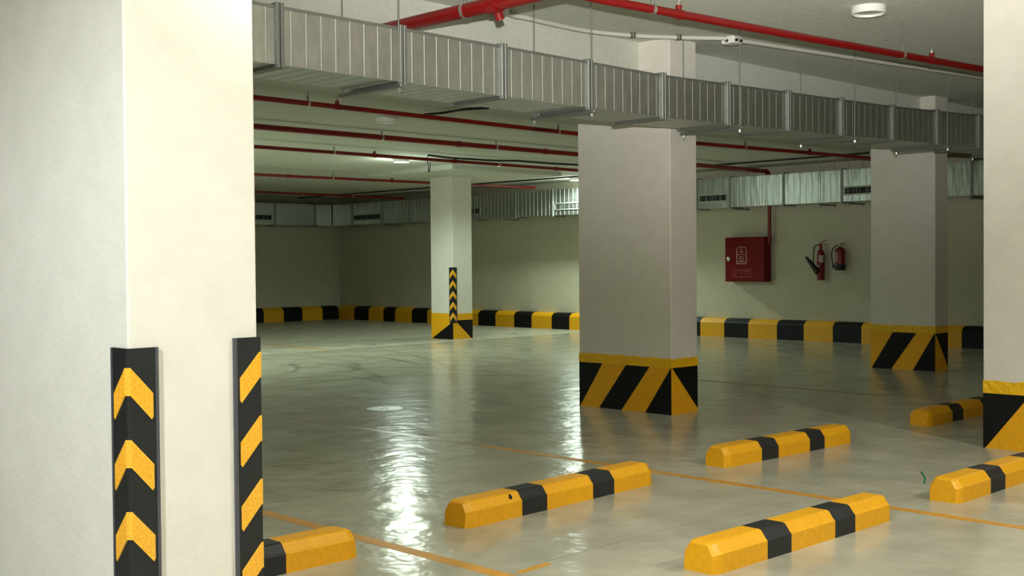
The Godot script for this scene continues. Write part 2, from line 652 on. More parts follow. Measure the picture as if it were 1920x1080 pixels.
	stripe(p, fx, [Vector2(0.35, 0), Vector2(0.68, 0), Vector2(1.05, h), Vector2(0.72, h)], "black_paint")
	stripe(p, fx, [Vector2(0.68, 0), Vector2(1.01, 0), Vector2(w, 0.39), Vector2(w, h), Vector2(1.05, h)], "yellow_paint")
	stripe(p, fx, [Vector2(1.01, 0), Vector2(w, 0), Vector2(w, 0.39)], "black_paint")
	stripe(p, fz, [Vector2(0, 0), Vector2(0.33, 0), Vector2(0.01, h), Vector2(0, h)], "yellow_paint")
	stripe(p, fz, [Vector2(0.33, 0), Vector2(d, 0), Vector2(d, h), Vector2(0.01, h)], "black_paint")
	tape(p, fx, w, h, 0.57, 5)
	tape(p, fz, d, h, 0.57, 6)

	# pillar close to the camera
	var e := pt(240, 653.7, 1, 1.32)
	lo = Vector2(e.x, e.z - 1.3)
	hi = Vector2(pt(482.5, 637, 2, e.z).x, e.z)
	p = pillar("large white pillar carrying two black and yellow corner guards", lo, hi, HIGH)
	corner_guard("black rubber corner guard with full yellow chevrons on the large white pillar", lo.x, hi.y, 0.12, 1.32, 0.105, 1, 0.245, 0.065)
	corner_guard("black rubber corner guard on the pillar's inner edge, seen as slanted yellow bars", hi.x, hi.y, 0.12, 1.335, 0.105, -1, 0.235, 0.055)


# an L of ribbed rubber screwed over the edge at (x, z); side 1: legs on the -x and +z faces, side -1: on the +z and +x faces
func corner_guard(label: String, x: float, z: float, y0: float, y1: float, leg: float, side: int, pitch: float, first: float) -> void:
	var g := thing("corner_guard", label, "corner guard", "rubber corner guards")
	var t := 0.011
	var st := begin()
	var outline := PackedVector2Array([Vector2(leg, 0.0), Vector2(leg - 0.004, t), Vector2(0.0, t), Vector2(-t * 0.75, t * 0.75), Vector2(-t, 0.0), Vector2(-t, -leg + 0.004), Vector2(0, -leg), Vector2(0, 0)])
	# local x runs along the +z face from the edge, local y points out of the +z face
	var bs := Basis(Vector3(side, 0, 0), Vector3(0, 0, 1), Vector3(0, 1, 0))
	prism(st, outline, y1 - y0, Transform3D(bs, Vector3(x, y0, z)))
	obj(st, "rubber_body", "rubber", g)
	# raised rim along both free edges
	for k in 2:
		var r := begin()
		if k == 0:
			box2(r, Vector3(minf(x + side * (leg - 0.012), x + side * leg), y0, z), Vector3(maxf(x + side * (leg - 0.012), x + side * leg), y1, z + t + 0.002))
		else:
			box2(r, Vector3(minf(x, x - side * (t + 0.002)), y0, z - leg), Vector3(maxf(x, x - side * (t + 0.002)), y1, z - leg + 0.012))
		obj(r, "rim", "rubber_edge", g)
	var n := int((y1 - y0 - first) / pitch) + 1
	for i in n:
		var tip := y1 - first - i * pitch
		if tip - 0.19 < y0:
			continue
		# on the +z leg, then on the side leg: bars falling away from the edge, joined at the edge
		var wing := begin()
		var hh := 0.095
		var a := [Vector2(-0.0, tip), Vector2(leg - 0.022, tip - 0.092), Vector2(leg - 0.022, tip - 0.092 - hh * 0.85), Vector2(leg - 0.028, tip - 0.092 - hh * 0.95), Vector2(0.0, tip - hh)]
		var poly := PackedVector2Array(a)
		prism(wing, poly, 0.004, Transform3D(Basis(Vector3(side, 0, 0), Vector3.UP, Vector3(0, 0, 1)), Vector3(x, 0, z + t - 0.001)))
		prism(wing, poly, 0.004, Transform3D(Basis(Vector3(0, 0, -1), Vector3.UP, Vector3(-side, 0, 0)), Vector3(x - side * (t - 0.001), 0, z)))
		# the piece round the edge
		var q := []
		for yy in [tip - hh, tip]:
			for c in [Vector2(0, t + 0.003), Vector2(-side * t * 0.78, t * 0.78 + 0.003), Vector2(-side * (t + 0.003), 0), Vector2(0, 0)]:
				q.append(Vector3(x + c.x, yy, z + c.y))
		hexa(wing, q)
		obj(wing, "chevron", "reflective_yellow", g)
		# fine ribs of the prismatic sheet
		var rib := begin()
		for k in 9:
			var u := (k + 0.5) / 9.0 * (leg - 0.024)
			for m in 2:
				var yc := tip - 0.092 * u / (leg - 0.022) - hh * 0.48
				if m == 0:
					box(rib, Vector3(x + side * u, yc, z + t + 0.0035), Vector3(0.0016, hh * 0.8, 0.0016))
				else:
					box(rib, Vector3(x - side * (t + 0.0035), yc, z - u), Vector3(0.0016, hh * 0.8, 0.0016))
		obj(rib, "ribbing", "reflective_yellow", g)


# ------------------------------------------------------------------ curbs and wheel stops
func curb_block(p: Node, a: Vector3, b: Vector3, inward: Vector3, yellow: bool) -> void:
	# a and b lie on the floor along the front edge; inward points to the wall
	var st := begin()
	var prof := [Vector2(0, 0), Vector2(0.0, 0.30), Vector2(0.015, 0.325), Vector2(0.085, 0.385), Vector2(0.23, 0.395), Vector2(0.23, 0.0)]
	var along := (b - a).normalized() * 0.001
	for i in prof.size():
		var q: Vector2 = prof[i]
		var r: Vector2 = prof[(i + 1) % prof.size()]
		var o := inward * (q.y - r.y) * -1.0 + Vector3.UP * (r.x - q.x)
		var out := Vector3.ZERO
		out = -inward * (r.y - q.y) + Vector3.UP * (r.x - q.x)
		quad(st, a + along + inward * q.x + Vector3.UP * q.y, b - along + inward * q.x + Vector3.UP * q.y, b - along + inward * r.x + Vector3.UP * r.y, a + along + inward * r.x + Vector3.UP * r.y, out)
	for e in 2:
		var o2 := a + along if e == 0 else b - along
		for i in range(1, prof.size() - 1):
			tri(st, o2 + inward * prof[0].x + Vector3.UP * prof[0].y, o2 + inward * prof[i].x + Vector3.UP * prof[i].y, o2 + inward * prof[i + 1].x + Vector3.UP * prof[i + 1].y, a - b if e == 0 else b - a)
	obj(st, "yellow_section" if yellow else "black_section", "yellow_paint" if yellow else "black_paint", p)


func curbs() -> void:
	var fx := WALL_X - 0.23
	var c := thing("concrete_curb", "black and yellow concrete curb along the long wall below the fire cabinet", "curb", "painted wall curbs")
	var zs := [-28.32, -27.56, -26.88, -26.21, -25.69, -24.97, -24.32, -23.65, -22.97, -22.3, -21.66, -20.99, -20.38, -19.7, -19.12, -18.48, -17.84, -17.2, -16.57, -15.94, -15.3, -14.68, -14.08, -13.39, -12.77, -12.12, -11.51, -10.85, -10.19, -9.53, -8.88, -8.23, -7.6, -6.95, -6.3, -5.65, -5.0]
	while zs[-1] < 7.3:
		zs.append(zs[-1] + 0.65)
	for i in zs.size() - 1:
		# counted so that the sections read as photographed: yellow at the corner, black from -22.3, yellow from -15.3
		var yellow := i % 2 == 0
		if i >= 9:
			yellow = i % 2 == 0
		curb_block(c, Vector3(fx, 0, zs[i]), Vector3(fx, 0, zs[i + 1]), Vector3(1, 0, 0), yellow)
	var d := thing("concrete_curb", "short black and yellow concrete curb along the end wall in the corner", "curb", "painted wall curbs")
	var xs := [20.62, 20.06, 19.36, 18.73, 18.08, 17.4, 16.7, 15.95, 15.3, 14.65, 14.0]
	while xs[-1] > -6.3:
		xs.append(xs[-1] - 0.65)
	for i in xs.size() - 1:
		curb_block(d, Vector3(xs[i], 0, WALL_Z + 0.23), Vector3(xs[i + 1], 0, WALL_Z + 0.23), Vector3(0, 0, -1), i % 2 == 1)


func wheel_stop(label: String, a: Vector3, length: float, turn := 0.0) -> Node3D:
	var p := thing("wheel_stop", label, "wheel stop", "concrete wheel stops in two rows")
	p.position = Vector3(a.x, 0, a.z)
	p.rotation.y = turn
	# local: x along the stop from its near end, z from the front face (0) back to -0.23
	var w := 0.225
	var prof := [Vector2(0, 0), Vector2(0, 0.1), Vector2(0.012, 0.112), Vector2(0.04, 0.15), Vector2(0.055, 0.156), Vector2(w - 0.055, 0.156), Vector2(w - 0.04, 0.15), Vector2(w - 0.012, 0.112), Vector2(w, 0.1), Vector2(w, 0)]
	var cuts := [0.0, 0.257, 0.383, 0.630, 0.752, 1.0]
	for i in 5:
		var st := begin()
		var x0: float = cuts[i] * length
		var x1: float = cuts[i + 1] * length
		var rings := []
		var stations := [x0, x1]
		if i == 0:
			stations = [x0, x0 + 0.02, x0 + 0.06, x1]
		elif i == 4:
			stations = [x0, x1 - 0.06, x1 - 0.02, x1]
		for s in stations:
			var e: float = minf(s, length - s)
			var shrink := 0.0
			if (i == 0 or i == 4) and e < 0.06:
				shrink = 0.028 * pow(1.0 - e / 0.06, 1.6)
			var ring := []
			for q in prof:
				var lean: float = shrink * 0.55 * (q.y / 0.156)
				ring.append(Vector3(s + (lean if s < length / 2.0 else -lean), maxf(0.0, q.y - shrink * 0.5 * (q.y / 0.156)), -lerpf(shrink * 0.9, w - shrink * 0.9, q.x / w)))
			rings.append(ring)
		var mid := Vector3((x0 + x1) / 2.0, 0.06, -w / 2.0)
		for k in rings.size() - 1:
			for j in prof.size():
				var j2 := (j + 1) % prof.size()
				var c: Vector3 = (rings[k][j] + rings[k + 1][j2]) / 2.0
				quad(st, rings[k][j], rings[k][j2], rings[k + 1][j2], rings[k + 1][j], Vector3(0, c.y - mid.y, c.z - mid.z))
		for e2 in [0, rings.size() - 1]:
			for j in range(1, prof.size() - 1):
				tri(st, rings[e2][0], rings[e2][j], rings[e2][j + 1], Vector3(-1 if e2 == 0 else 1, 0, 0))
		obj(st, "yellow_section" if i % 2 == 0 else "black_section", "yellow_paint" if i % 2 == 0 else "stop_black", p)
	return p


func wheel_stops() -> void:
	var spec := [
		["wheel stop mostly hidden behind the large white pillar, one yellow end showing", Vector3(2.0, 0, -5.19), 1.9, 0.0],
		["wheel stop with a chipped spot beside its black band, facing the lamp reflection", pt(876.4, 992.5, 1, 0.0), 0.0, 0.0, pt(1227.8, 907.2, 1, 0.0)],
		["yellow and black wheel stop beyond the bay line, beside the broad pillar under the duct", pt(1361.5, 878, 1, 0.0), 0.0, 0.0, pt(1600, 829.6, 1, 0.0)],
		["wheel stop whose far end is hidden behind the bright pillar", Vector3(10.74, 0, -5.28), 1.88, 0.0],
		["large scuffed wheel stop whose far end touches the yellow bay line", pt(1340.7, 1080, 1, 0.0), 0.0, 0.0, pt(1675.6, 974.8, 1, 0.0)],
		["wheel stop with a green strap behind it, in front of the bright pillar", pt(1797.8, 945.5, 1, 0.0), 1.88, 0.0],
		["wheel stop of which only a yellow top corner shows, before the scuffed one", Vector3(2.15, 0, -3.55), 1.84, 0.0],
	]
	for s in spec:
		var a: Vector3 = s[1]
		var length: float = s[2]
		var turn: float = s[3]
		if s.size() > 4:
			var d: Vector3 = s[4] - a
			length = d.length()
			turn = atan2(-d.z, d.x)
		var o := wheel_stop(s[0], a, length, turn)
		if s[0].contains("chipped"):
			var ch := begin()
			prism(ch, PackedVector2Array([Vector2(-0.02, -0.012), Vector2(0.004, -0.018), Vector2(0.014, -0.004), Vector2(0.01, 0.02), Vector2(-0.006, 0.016)]), 0.0015, Transform3D(Basis(Vector3.RIGHT, -0.64), Vector3(0.41, 0.131, -0.026)))
			obj(ch, "chip", "black_paint", o)


# ------------------------------------------------------------------ ducts
func along(x: float, xs: Array, ys: Array) -> float:
	for i in xs.size() - 1:
		if x <= xs[i + 1] or i == xs.size() - 2:
			return lerpf(ys[i], ys[i + 1], (x - xs[i]) / (xs[i + 1] - xs[i]))
	return ys[0]


func main_duct() -> void:
	var d := thing("ventilation_duct", "long galvanised steel air duct hung below the ceiling across the pillars", "duct")
	var kx := [-6.0, 2.0, 4.3, 6.6, 8.65, 13.0, 15.4, 18.5]
	var kb := [2.97, 2.97, 2.957, 2.935, 2.93, 3.012, 3.065, 3.12]
	var kt := [3.36, 3.36, 3.35, 3.333, 3.316, 3.40, 3.487, 3.58]
	var z0 := -6.85
	var z1 := -7.43
	var js := [-4.4, -3.3, -2.2, -1.1, 0.0, 1.15, 2.3, 3.43, 4.52, 5.59, 6.63, 7.66, 8.68, 9.70, 10.78, 11.85, 13.01, 14.14, 15.32, 16.5, 17.7]
	for i in js.size() - 1:
		var xa: float = js[i]
		var xb: float = js[i + 1]
		var p := []
		for x in [xa + 0.006, xb - 0.006]:
			var b := along(x, kx, kb)
			var t := along(x, kx, kt)
			p.append_array([Vector3(x, b, z0), Vector3(x, t, z0), Vector3(x, t, z1), Vector3(x, b, z1)])
		var st := begin()
		hexa(st, p)
		var sec := obj(st, "duct_section", "galvanised", d)
		# pressed seams across the sheet
		var se := begin()
		var n := 8
		for k in n:
			var x := lerpf(xa, xb, (k + 0.8) / (n + 0.6))
			var b := along(x, kx, kb)
			var t := along(x, kx, kt)
			for q in [[z0, 1.0], [z1, -1.0]]:
				hexa(se, [Vector3(x - 0.005, b, q[0]), Vector3(x + 0.005, b, q[0]), Vector3(x + 0.005, t, q[0]), Vector3(x - 0.005, t, q[0]), Vector3(x - 0.002, b + 0.01, q[0] + q[1] * 0.002), Vector3(x + 0.002, b + 0.01, q[0] + q[1] * 0.002), Vector3(x + 0.002, t - 0.01, q[0] + q[1] * 0.002), Vector3(x - 0.002, t - 0.01, q[0] + q[1] * 0.002)])
			hexa(se, [Vector3(x - 0.006, b, z0), Vector3(x + 0.006, b, z0), Vector3(x + 0.006, b, z1), Vector3(x - 0.006, b, z1), Vector3(x - 0.002, b - 0.004, z0 - 0.01), Vector3(x + 0.002, b - 0.004, z0 - 0.01), Vector3(x + 0.002, b - 0.004, z1 + 0.01), Vector3(x - 0.002, b - 0.004, z1 + 0.01)])
		obj(se, "seams", "galvanised_seam", sec)
		# folded edge along the top
		var ed := begin()
		hexa(ed, [p[1] + Vector3(0, -0.016, 0.004), p[1] + Vector3(0, 0.006, 0.004), p[1] + Vector3(0, 0.006, -0.02), p[1] + Vector3(0, -0.016, -0.02), p[5] + Vector3(0, -0.016, 0.004), p[5] + Vector3(0, 0.006, 0.004), p[5] + Vector3(0, 0.006, -0.02), p[5] + Vector3(0, -0.016, -0.02)])
		obj(ed, "folded_edge", "flange_steel", sec)
	for i in range(1, js.size() - 1):
		var x: float = js[i]
		var b := along(x, kx, kb)
		var t := along(x, kx, kt)
		var fl := begin()
		var e := 0.024
		for s in [-0.018, 0.018]:
			bevel_box(fl, Vector3(x + s - 0.014, b - e, z0 - 0.002), Vector3(x + s + 0.014, t + e, z0 + e), 0.004)
			bevel_box(fl, Vector3(x + s - 0.014, b - e, z1 - e), Vector3(x + s + 0.014, t + e, z1 + 0.002), 0.004)
			bevel_box(fl, Vector3(x + s - 0.014, b - e, z1), Vector3(x + s + 0.014, b + 0.002, z0), 0.004)
			bevel_box(fl, Vector3(x + s - 0.014, t - 0.002, z1), Vector3(x + s + 0.014, t + e, z0), 0.004)
		obj(fl, "flange", "flange_steel", d)
	# trapeze hangers
	var hx := [3.3, 1.1, 5.52, 7.64, 9.83, 12.05, 14.32, 16.55]
	var where := ["behind the large white pillar", "out beyond the white pillar", "crossing in front of the big red main", "left of the broad striped pillar", "at the broad striped pillar's right edge", "between the two striped pillars", "in front of the shaded pillar", "beyond the shaded pillar"]
	for i in hx.size():
		var x: float = hx[i]
		var b := along(x, kx, kb) - 0.028
		var h := thing("duct_hanger", "steel rod trapeze hanger of the long duct " + where[i], "hanger", "trapeze hangers of the long duct")
		for z in [z0 + 0.05, z1 - 0.06]:
			var st := begin()
			tube(st, [Vector3(x, HIGH, z), Vector3(x, b - 0.07, z)], 0.006, 8)
			obj(st, "rod", "rod_steel", h)
			var nt := begin()
			for y in [b - 0.034, b - 0.046]:
				lathe(nt, [Vector2(0, -0.006), Vector2(0.013, -0.006), Vector2(0.013, 0.006), Vector2(0, 0.006)], 6, Transform3D(Basis.IDENTITY, Vector3(x, y, z)))
			obj(nt, "nut", "bright_steel", h)
		var bar := begin()
		bevel_box(bar, Vector3(x - 0.02, b - 0.026, z1 - 0.1), Vector3(x + 0.02, b + 0.002, z0 + 0.09), 0.004)
		obj(bar, "cross_bar", "flange_steel", h)


func grille(p: Node, xf: Transform3D, w: float, h: float) -> void:
	# local xy is the face, +z out of it, origin at the lower left corner
	var shade_panel := begin()
	box2(shade_panel, Vector3(0.0, 0.0, -0.01), Vector3(w, h, 0.002))
	var o := obj(shade_panel, "grille", "slot_shade", p)  # solid panel, the slot's inner shade is painted on it
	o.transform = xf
	var fr := begin()
	var e := 0.03
	for q in [[-e, -e, w + e, 0.0], [-e, h, w + e, h + e], [-e, 0.0, 0.0, h], [w, 0.0, w + e, h]]:
		bevel_box(fr, Vector3(q[0], q[1], -0.005), Vector3(q[2], q[3], 0.016), 0.003)
	obj(fr, "frame", "galvanised_seam", o)
	for k in range(1, 4):
		var s := begin()
		box2(s, Vector3(w * k / 4.0 - 0.006, 0, 0), Vector3(w * k / 4.0 + 0.006, h, 0.01))
		obj(s, "divider", "flange_steel", o)
	for k in 2:
		var s := begin()
		var y := h * (k + 1) / 3.0
		box(s, Vector3(w / 2.0, y, 0.005), Vector3(w, 0.004, 0.014), Basis(Vector3.RIGHT, 0.6))
		obj(s, "blade", "flange_steel", o)


func wall_section(p: Node, lo: Vector3, hi: Vector3, axis: int) -> void:
	var st := begin()
	bevel_box(st, lo, hi, 0.004)
	var sec := obj(st, "duct_section", "galvanised_wall", p)
	var se := begin()
	var length := hi[axis] - lo[axis]
	var n := maxi(3, int(length / 0.13))
	for k in n:
		var u := lo[axis] + length * (k + 0.7) / (n + 0.4)
		var a := Vector3.ZERO
		var b := Vector3.ZERO
		if axis == 2:
			a = Vector3(lo.x - 0.005, lo.y + 0.005, u - 0.004)
			b = Vector3(lo.x + 0.002, hi.y - 0.005, u + 0.004)
		else:
			a = Vector3(u - 0.004, lo.y + 0.005, hi.z - 0.002)
			b = Vector3(u + 0.004, hi.y - 0.005, hi.z + 0.005)
		bevel_box(se, a, b, 0.0025)
	obj(se, "seams", "galvanised_seam", sec)


func wall_duct() -> void:
	var d := thing("wall_duct", "galvanised air duct with slot grilles turning the corner high along both far walls", "duct")
	var x0 := 20.2
	var x1 := 20.62
	var y0 := 2.70
	var y1 := 3.31
	var zf := -28.0
	var js := [-27.98, -27.04, -25.67, -24.5, -23.2, -21.95, -20.48, -19.23, -17.8, -16.4, -15.05, -14.22, -12.95, -11.67, -10.4, -9.14, -7.8, -6.5, -5.2]
	while js[-1] < 6.5:
		js.append(js[-1] + 1.3)
	for i in js.size() - 1:
		wall_section(d, Vector3(x0, y0, js[i] + 0.012), Vector3(x1, y1, js[i + 1] - 0.012), 2)
	for i in range(1, js.size() - 1):
		var f := begin()
		bevel_box(f, Vector3(x0 - 0.022, y0 - 0.022, js[i] - 0.022), Vector3(x1 + 0.01, y1 + 0.022, js[i] + 0.022), 0.004)
		obj(f, "flange", "flange_steel", d)
	var xs := [20.62, 19.6, 18.27, 17.0, 15.7, 14.4, 13.0]
	while xs[-1] > -5.5:
		xs.append(xs[-1] - 1.3)
	for i in xs.size() - 1:
		wall_section(d, Vector3(xs[i + 1] + 0.012, y0, zf - 0.42), Vector3(xs[i] - 0.012, y1, zf), 0)
	for i in range(1, xs.size() - 1):
		var f := begin()
		bevel_box(f, Vector3(xs[i] - 0.022, y0 - 0.022, zf - 0.43), Vector3(xs[i] + 0.022, y1 + 0.022, zf + 0.022), 0.004)
		obj(f, "flange", "flange_steel", d)
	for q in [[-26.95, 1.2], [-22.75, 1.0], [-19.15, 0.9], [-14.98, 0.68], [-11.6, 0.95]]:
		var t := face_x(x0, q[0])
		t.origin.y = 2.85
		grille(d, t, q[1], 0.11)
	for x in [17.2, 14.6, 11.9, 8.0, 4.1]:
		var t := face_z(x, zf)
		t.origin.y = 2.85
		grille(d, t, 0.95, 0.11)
	# hangers of the wall duct
	var hz := [-25.5, -20.9, -18.3, -15.6, -14.1, -12.1, -11.5, -9.15]
	var wl := ["near the corner grille", "right of the slim pillar", "at the white framed grille by the broad pillar", "behind the broad striped pillar", "above the fire cabinet", "above the slim fire extinguisher", "beside the shaded pillar", "beyond the shaded pillar"]
	for i in hz.size():
		var h := thing("duct_hanger", "rod hanger of the wall duct " + wl[i], "hanger", "rod hangers of the wall duct")
		for x in [x0 - 0.05, x1 + 0.05]:
			var st := begin()
			tube(st, [Vector3(x, LOW if hz[i] < STEP_Z else HIGH, hz[i]), Vector3(x, y0 - 0.1, hz[i])], 0.006, 6)
			obj(st, "rod", "rod_steel", h)
		var bar := begin()
		bevel_box(bar, Vector3(x0 - 0.1, y0 - 0.05, hz[i] - 0.02), Vector3(x1 + 0.1, y0 - 0.022, hz[i] + 0.02), 0.003)
		obj(bar, "cross_bar", "flange_steel", h)


# ------------------------------------------------------------------ red pipes
func coupling(p: Node, c: Vector3, dir: Vector3, r: float, length: float) -> void:
	var st := begin()
	tube(st, [c - dir * length / 2.0, c + dir * length / 2.0], r, 14)
	obj(st, "coupling", "pipe_red", p)


func clevis(p: Node, c: Vector3, dir: Vector3, r: float, top: float, m := "rod_steel") -> void:
	var up := Vector3.UP
	var side := dir.cross(up).normalized()
	var ring := begin()
	var pts := []
	for k in 17:
		var a := TAU * k / 16.0
		pts.append(c + (side * cos(a) + up * sin(a)) * (r + 0.003))
	for k in 16:
		var mid: Vector3 = (pts[k] + pts[k + 1]) / 2.0
		var t: Vector3 = pts[k + 1] - pts[k]
		box(ring, mid, Vector3(0.028, t.length() * 1.05, 0.004), Basis(dir, t.normalized(), dir.cross(t.normalized())))
	var h := obj(ring, "hanger_ring", "bright_steel", p)
	var rod := begin()
	tube(rod, [c + up * (r + 0.002), c + up * (r + 0.05)], 0.012, 8)
	tube(rod, [c + up * (r + 0.03), Vector3(c.x, top, c.z)], 0.005, 8)
	obj(rod, "rod", m, h)


func sprinkler(p: Node, c: Vector3, r: float) -> void:
	var tee := begin()
	tube(tee, [c, c + Vector3.UP * (r + 0.03)], 0.02, 12)
	lathe(tee, [Vector2(0, -0.012), Vector2(0.026, -0.012), Vector2(0.026, 0.012), Vector2(0, 0.012)], 12, Transform3D(Basis.IDENTITY, c + Vector3.UP * (r + 0.025)))
	var o := obj(tee, "sprinkler_tee", "pipe_red", p)
	var head := begin()
	var b := c + Vector3.UP * (r + 0.036)
	lathe(head, [Vector2(0, 0), Vector2(0.013, 0), Vector2(0.013, 0.018), Vector2(0.006, 0.024), Vector2(0, 0.024)], 8, Transform3D(Basis.IDENTITY, b))
	tube(head, [b + Vector3(0.010, 0.016, 0), b + Vector3(0.014, 0.035, 0), b + Vector3(0.003, 0.056, 0)], 0.0028, 6)
	tube(head, [b + Vector3(-0.010, 0.016, 0), b + Vector3(-0.014, 0.035, 0), b + Vector3(-0.003, 0.056, 0)], 0.0028, 6)
	lathe(head, [Vector2(0, 0.055), Vector2(0.019, 0.055), Vector2(0.019, 0.058), Vector2(0, 0.06)], 12, Transform3D(Basis.IDENTITY, b))
	obj(head, "sprinkler_head", "bright_steel", o)


# a run of pipe through 3D points; marks are pixels (x) at which couplings, hangers and sprinkler heads sit
func pipe_run(label: String, pts: Array, r: float, top: float, hang: Array, heads: Array, joints: Array) -> Node3D:
	var p := thing("sprinkler_pipe", label, "pipe", "red sprinkler pipes")
	var st := begin()
	tube(st, pts, r, 16)
	obj(st, "pipe", "pipe_red", p)
	for g in [[hang, 0], [heads, 1], [joints, 2]]:
		for f in g[0]:
			# f = distance along the main axis of the run
			var a: Vector3 = pts[0]
			var b: Vector3 = pts[1]
			var ax := 0 if absf((pts[pts.size() - 1] - pts[0]).x) > absf((pts[pts.size() - 1] - pts[0]).z) else 2
			for i in pts.size() - 1:
				if (f - pts[i][ax]) * (f - pts[i + 1][ax]) <= 0.0:
					a = pts[i]
					b = pts[i + 1]
			var c := a.lerp(b, (f - a[ax]) / (b[ax] - a[ax]))
			var dir := (b - a).normalized()
			if g[1] == 0:
				clevis(p, c, dir, r, top)
			elif g[1] == 1:
				coupling(p, c, dir, r + 0.006, 0.07)
				sprinkler(p, c, r)
			else:
				coupling(p, c, dir, r + 0.008, 0.08)
	return p


func xs_at(px: Array, y_plane: float, py0: float, py1: float, px0: float, px1: float) -> Array:
	var out := []
	for x in px:
		out.append(pt(x, lerpf(py0, py1, (x - px0) / (px1 - px0)), 1, y_plane).x)
	return out


func pipes() -> void:
	var y := 3.4
	# p1: behind the duct
	var a := pt(474, 182.5, 1, y)
	var b := pt(1078, 250.5, 1, y)
	var c := pt(1310, 269, 1, y)
	var d := pt(1628, 296, 1, y)
	pipe_run("thin red sprinkler pipe running just behind the long duct", [a + (a - b) * 1.5, a, b, c, d, d + (d - c) * 0.25], 0.03, LOW, xs_at([579, 1049, 1350], y, 182, 250, 474, 1078), xs_at([634, 1452], y, 182, 250, 474, 1078), [])
	# p2: to the hydrant riser
	y = 3.42
	a = pt(476, 237, 1, y)
	b = pt(1078, 289, 1, y)
	var wall_end := Vector3(20.58, 3.42, -13.62)
	var p := pipe_run("thicker red pipe with bolted couplings feeding the fire cabinet on the wall", [a + (a - b) * 1.5, a, b, wall_end], 0.04, LOW, xs_at([716, 930, 1428], y, 237, 289, 476, 1078), [], xs_at([861, 1022], y, 237, 289, 476, 1078))
	var el := begin()
	var arc := []
	for k in 9:
		var q := PI / 2.0 * k / 8.0
		arc.append(wall_end + Vector3(0.14 * sin(q), -0.14 * (1.0 - cos(q)), 0.0))
	tube(el, arc, 0.046, 16)
	var el_o := obj(el, "elbow", "pipe_red", p)
	var fl := begin()
	lathe(fl, [Vector2(0, -0.02), Vector2(0.066, -0.02), Vector2(0.066, 0.02), Vector2(0, 0.02)], 16, Transform3D(Basis.IDENTITY, wall_end + Vector3(0.14, -0.15, 0)))
	obj(fl, "flange", "pipe_red", el_o)
	var drop := begin()
	tube(drop, [wall_end + Vector3(0.14, -0.13, 0), Vector3(20.72, 2.02, -13.62)], 0.038, 14)
	obj(drop, "riser", "pipe_red", p)
	var bend := begin()
	tube(bend, [Vector3(20.72, 2.06, -13.62), Vector3(20.72, 1.99, -13.62), Vector3(20.72, 1.96, -13.64), Vector3(20.72, 1.945, -13.668)], 0.044, 14)
	obj(bend, "elbow", "pipe_red", p)
	# p3
	y = 3.4
	a = pt(478, 275, 1, y)
	b = pt(1078, 319, 1, y)
	pipe_run("red sprinkler pipe passing beside the lit round lamp", [a + (a - b) * 1.5, a, b, b + (b - a) * 0.3], 0.03, LOW, xs_at([626, 936], y, 275, 319, 478, 1078), xs_at([702], y, 275, 319, 478, 1078), xs_at([853, 1043], y, 275, 319, 478, 1078))
	# p4
	a = pt(481, 327.5, 1, 3.37)
	b = pt(1003, 352, 1, 3.37)
	pipe_run("red sprinkler pipe over the slim pillar ending in an open stub", [a + (a - b) * 0.5, a, b], 0.028, LOW, xs_at([624], 3.37, 327.5, 352, 481, 1003), xs_at([735], 3.37, 327.5, 352, 481, 1003), xs_at([541], 3.37, 327.5, 352, 481, 1003))
	# p5
	a = pt(482, 360, 1, 3.35)
	b = pt(757, 372, 1, 3.35)
	pipe_run("farthest dark red sprinkler pipe near the corner of the two walls", [a + (a - b) * 0.7, a, b], 0.03, LOW, xs_at([661], 3.35, 360, 372, 482, 757), [], [])
	# big main along -z with a grooved coupling, and its branch along x
	var bx := pt(900, 14, 1, 3.58).x
	var m := pipe_run("big bright red main with a tee fitting crossing above the long duct", [Vector3(bx, 3.58, 1.0), Vector3(bx, 3.58, STEP_Z)], 0.057, HIGH, [-6.92, -4.0], [], [])
	var kx := pt(893, 8, 1, 3.55)
	var tee := begin()
	tube(tee, [Vector3(bx, 3.58, kx.z - 0.05), Vector3(bx, 3.58, kx.z + 0.05)], 0.072, 18)
	tube(tee, [Vector3(bx, 3.58, kx.z), Vector3(bx + 0.06, 3.47, kx.z)], 0.035, 12)
	obj(tee, "tee_fitting", "pipe_red", m)
	var bolt := begin()
	tube(bolt, [Vector3(bx - 0.05, 3.63, kx.z - 0.075), Vector3(bx - 0.05, 3.63, kx.z + 0.075)], 0.012, 8)
	obj(bolt, "bolt", "bright_steel", m)
	var br0 := pt(1130, 0, 1, 3.58)
	var br1 := pt(1500, 69, 1, 3.58)
	var br2 := pt(1848, 131, 1, 3.58)
	var q := pipe_run("red branch pipe passing below the large round unlit lamp", [Vector3(bx + 0.062, 3.58, br0.z), br0, br1, br2, br2 + (br2 - br1) * 0.9], 0.034, HIGH, [pt(1227, 17, 1, 3.58).x, pt(1681, 105, 1, 3.58).x], [pt(1281, 25, 1, 3.58).x, pt(1747, 113, 1, 3.58).x], [])
	q.set_meta("group", "red sprinkler pipes")


# ------------------------------------------------------------------ conduit, cables
func cable(label: String, pts: Array, r: float, m: String, category := "cable", called := "cable") -> void:
	var curve := Curve3D.new()
	for i in pts.size():
		var t := Vector3.ZERO
		if i > 0 and i < pts.size() - 1:
			t = (pts[i + 1] - pts[i - 1]) / 6.0
		curve.add_point(pts[i], -t, t)
	var st := begin()
	var n := pts.size() * 6
	var out := []
	for k in n + 1:
		out.append(curve.sample_baked(curve.get_baked_length() * k / n, true))
	tube(st, out, r, 8)
	var o := obj(st, called, m)
	o.set_meta("label", label)
	o.set_meta("category", category)


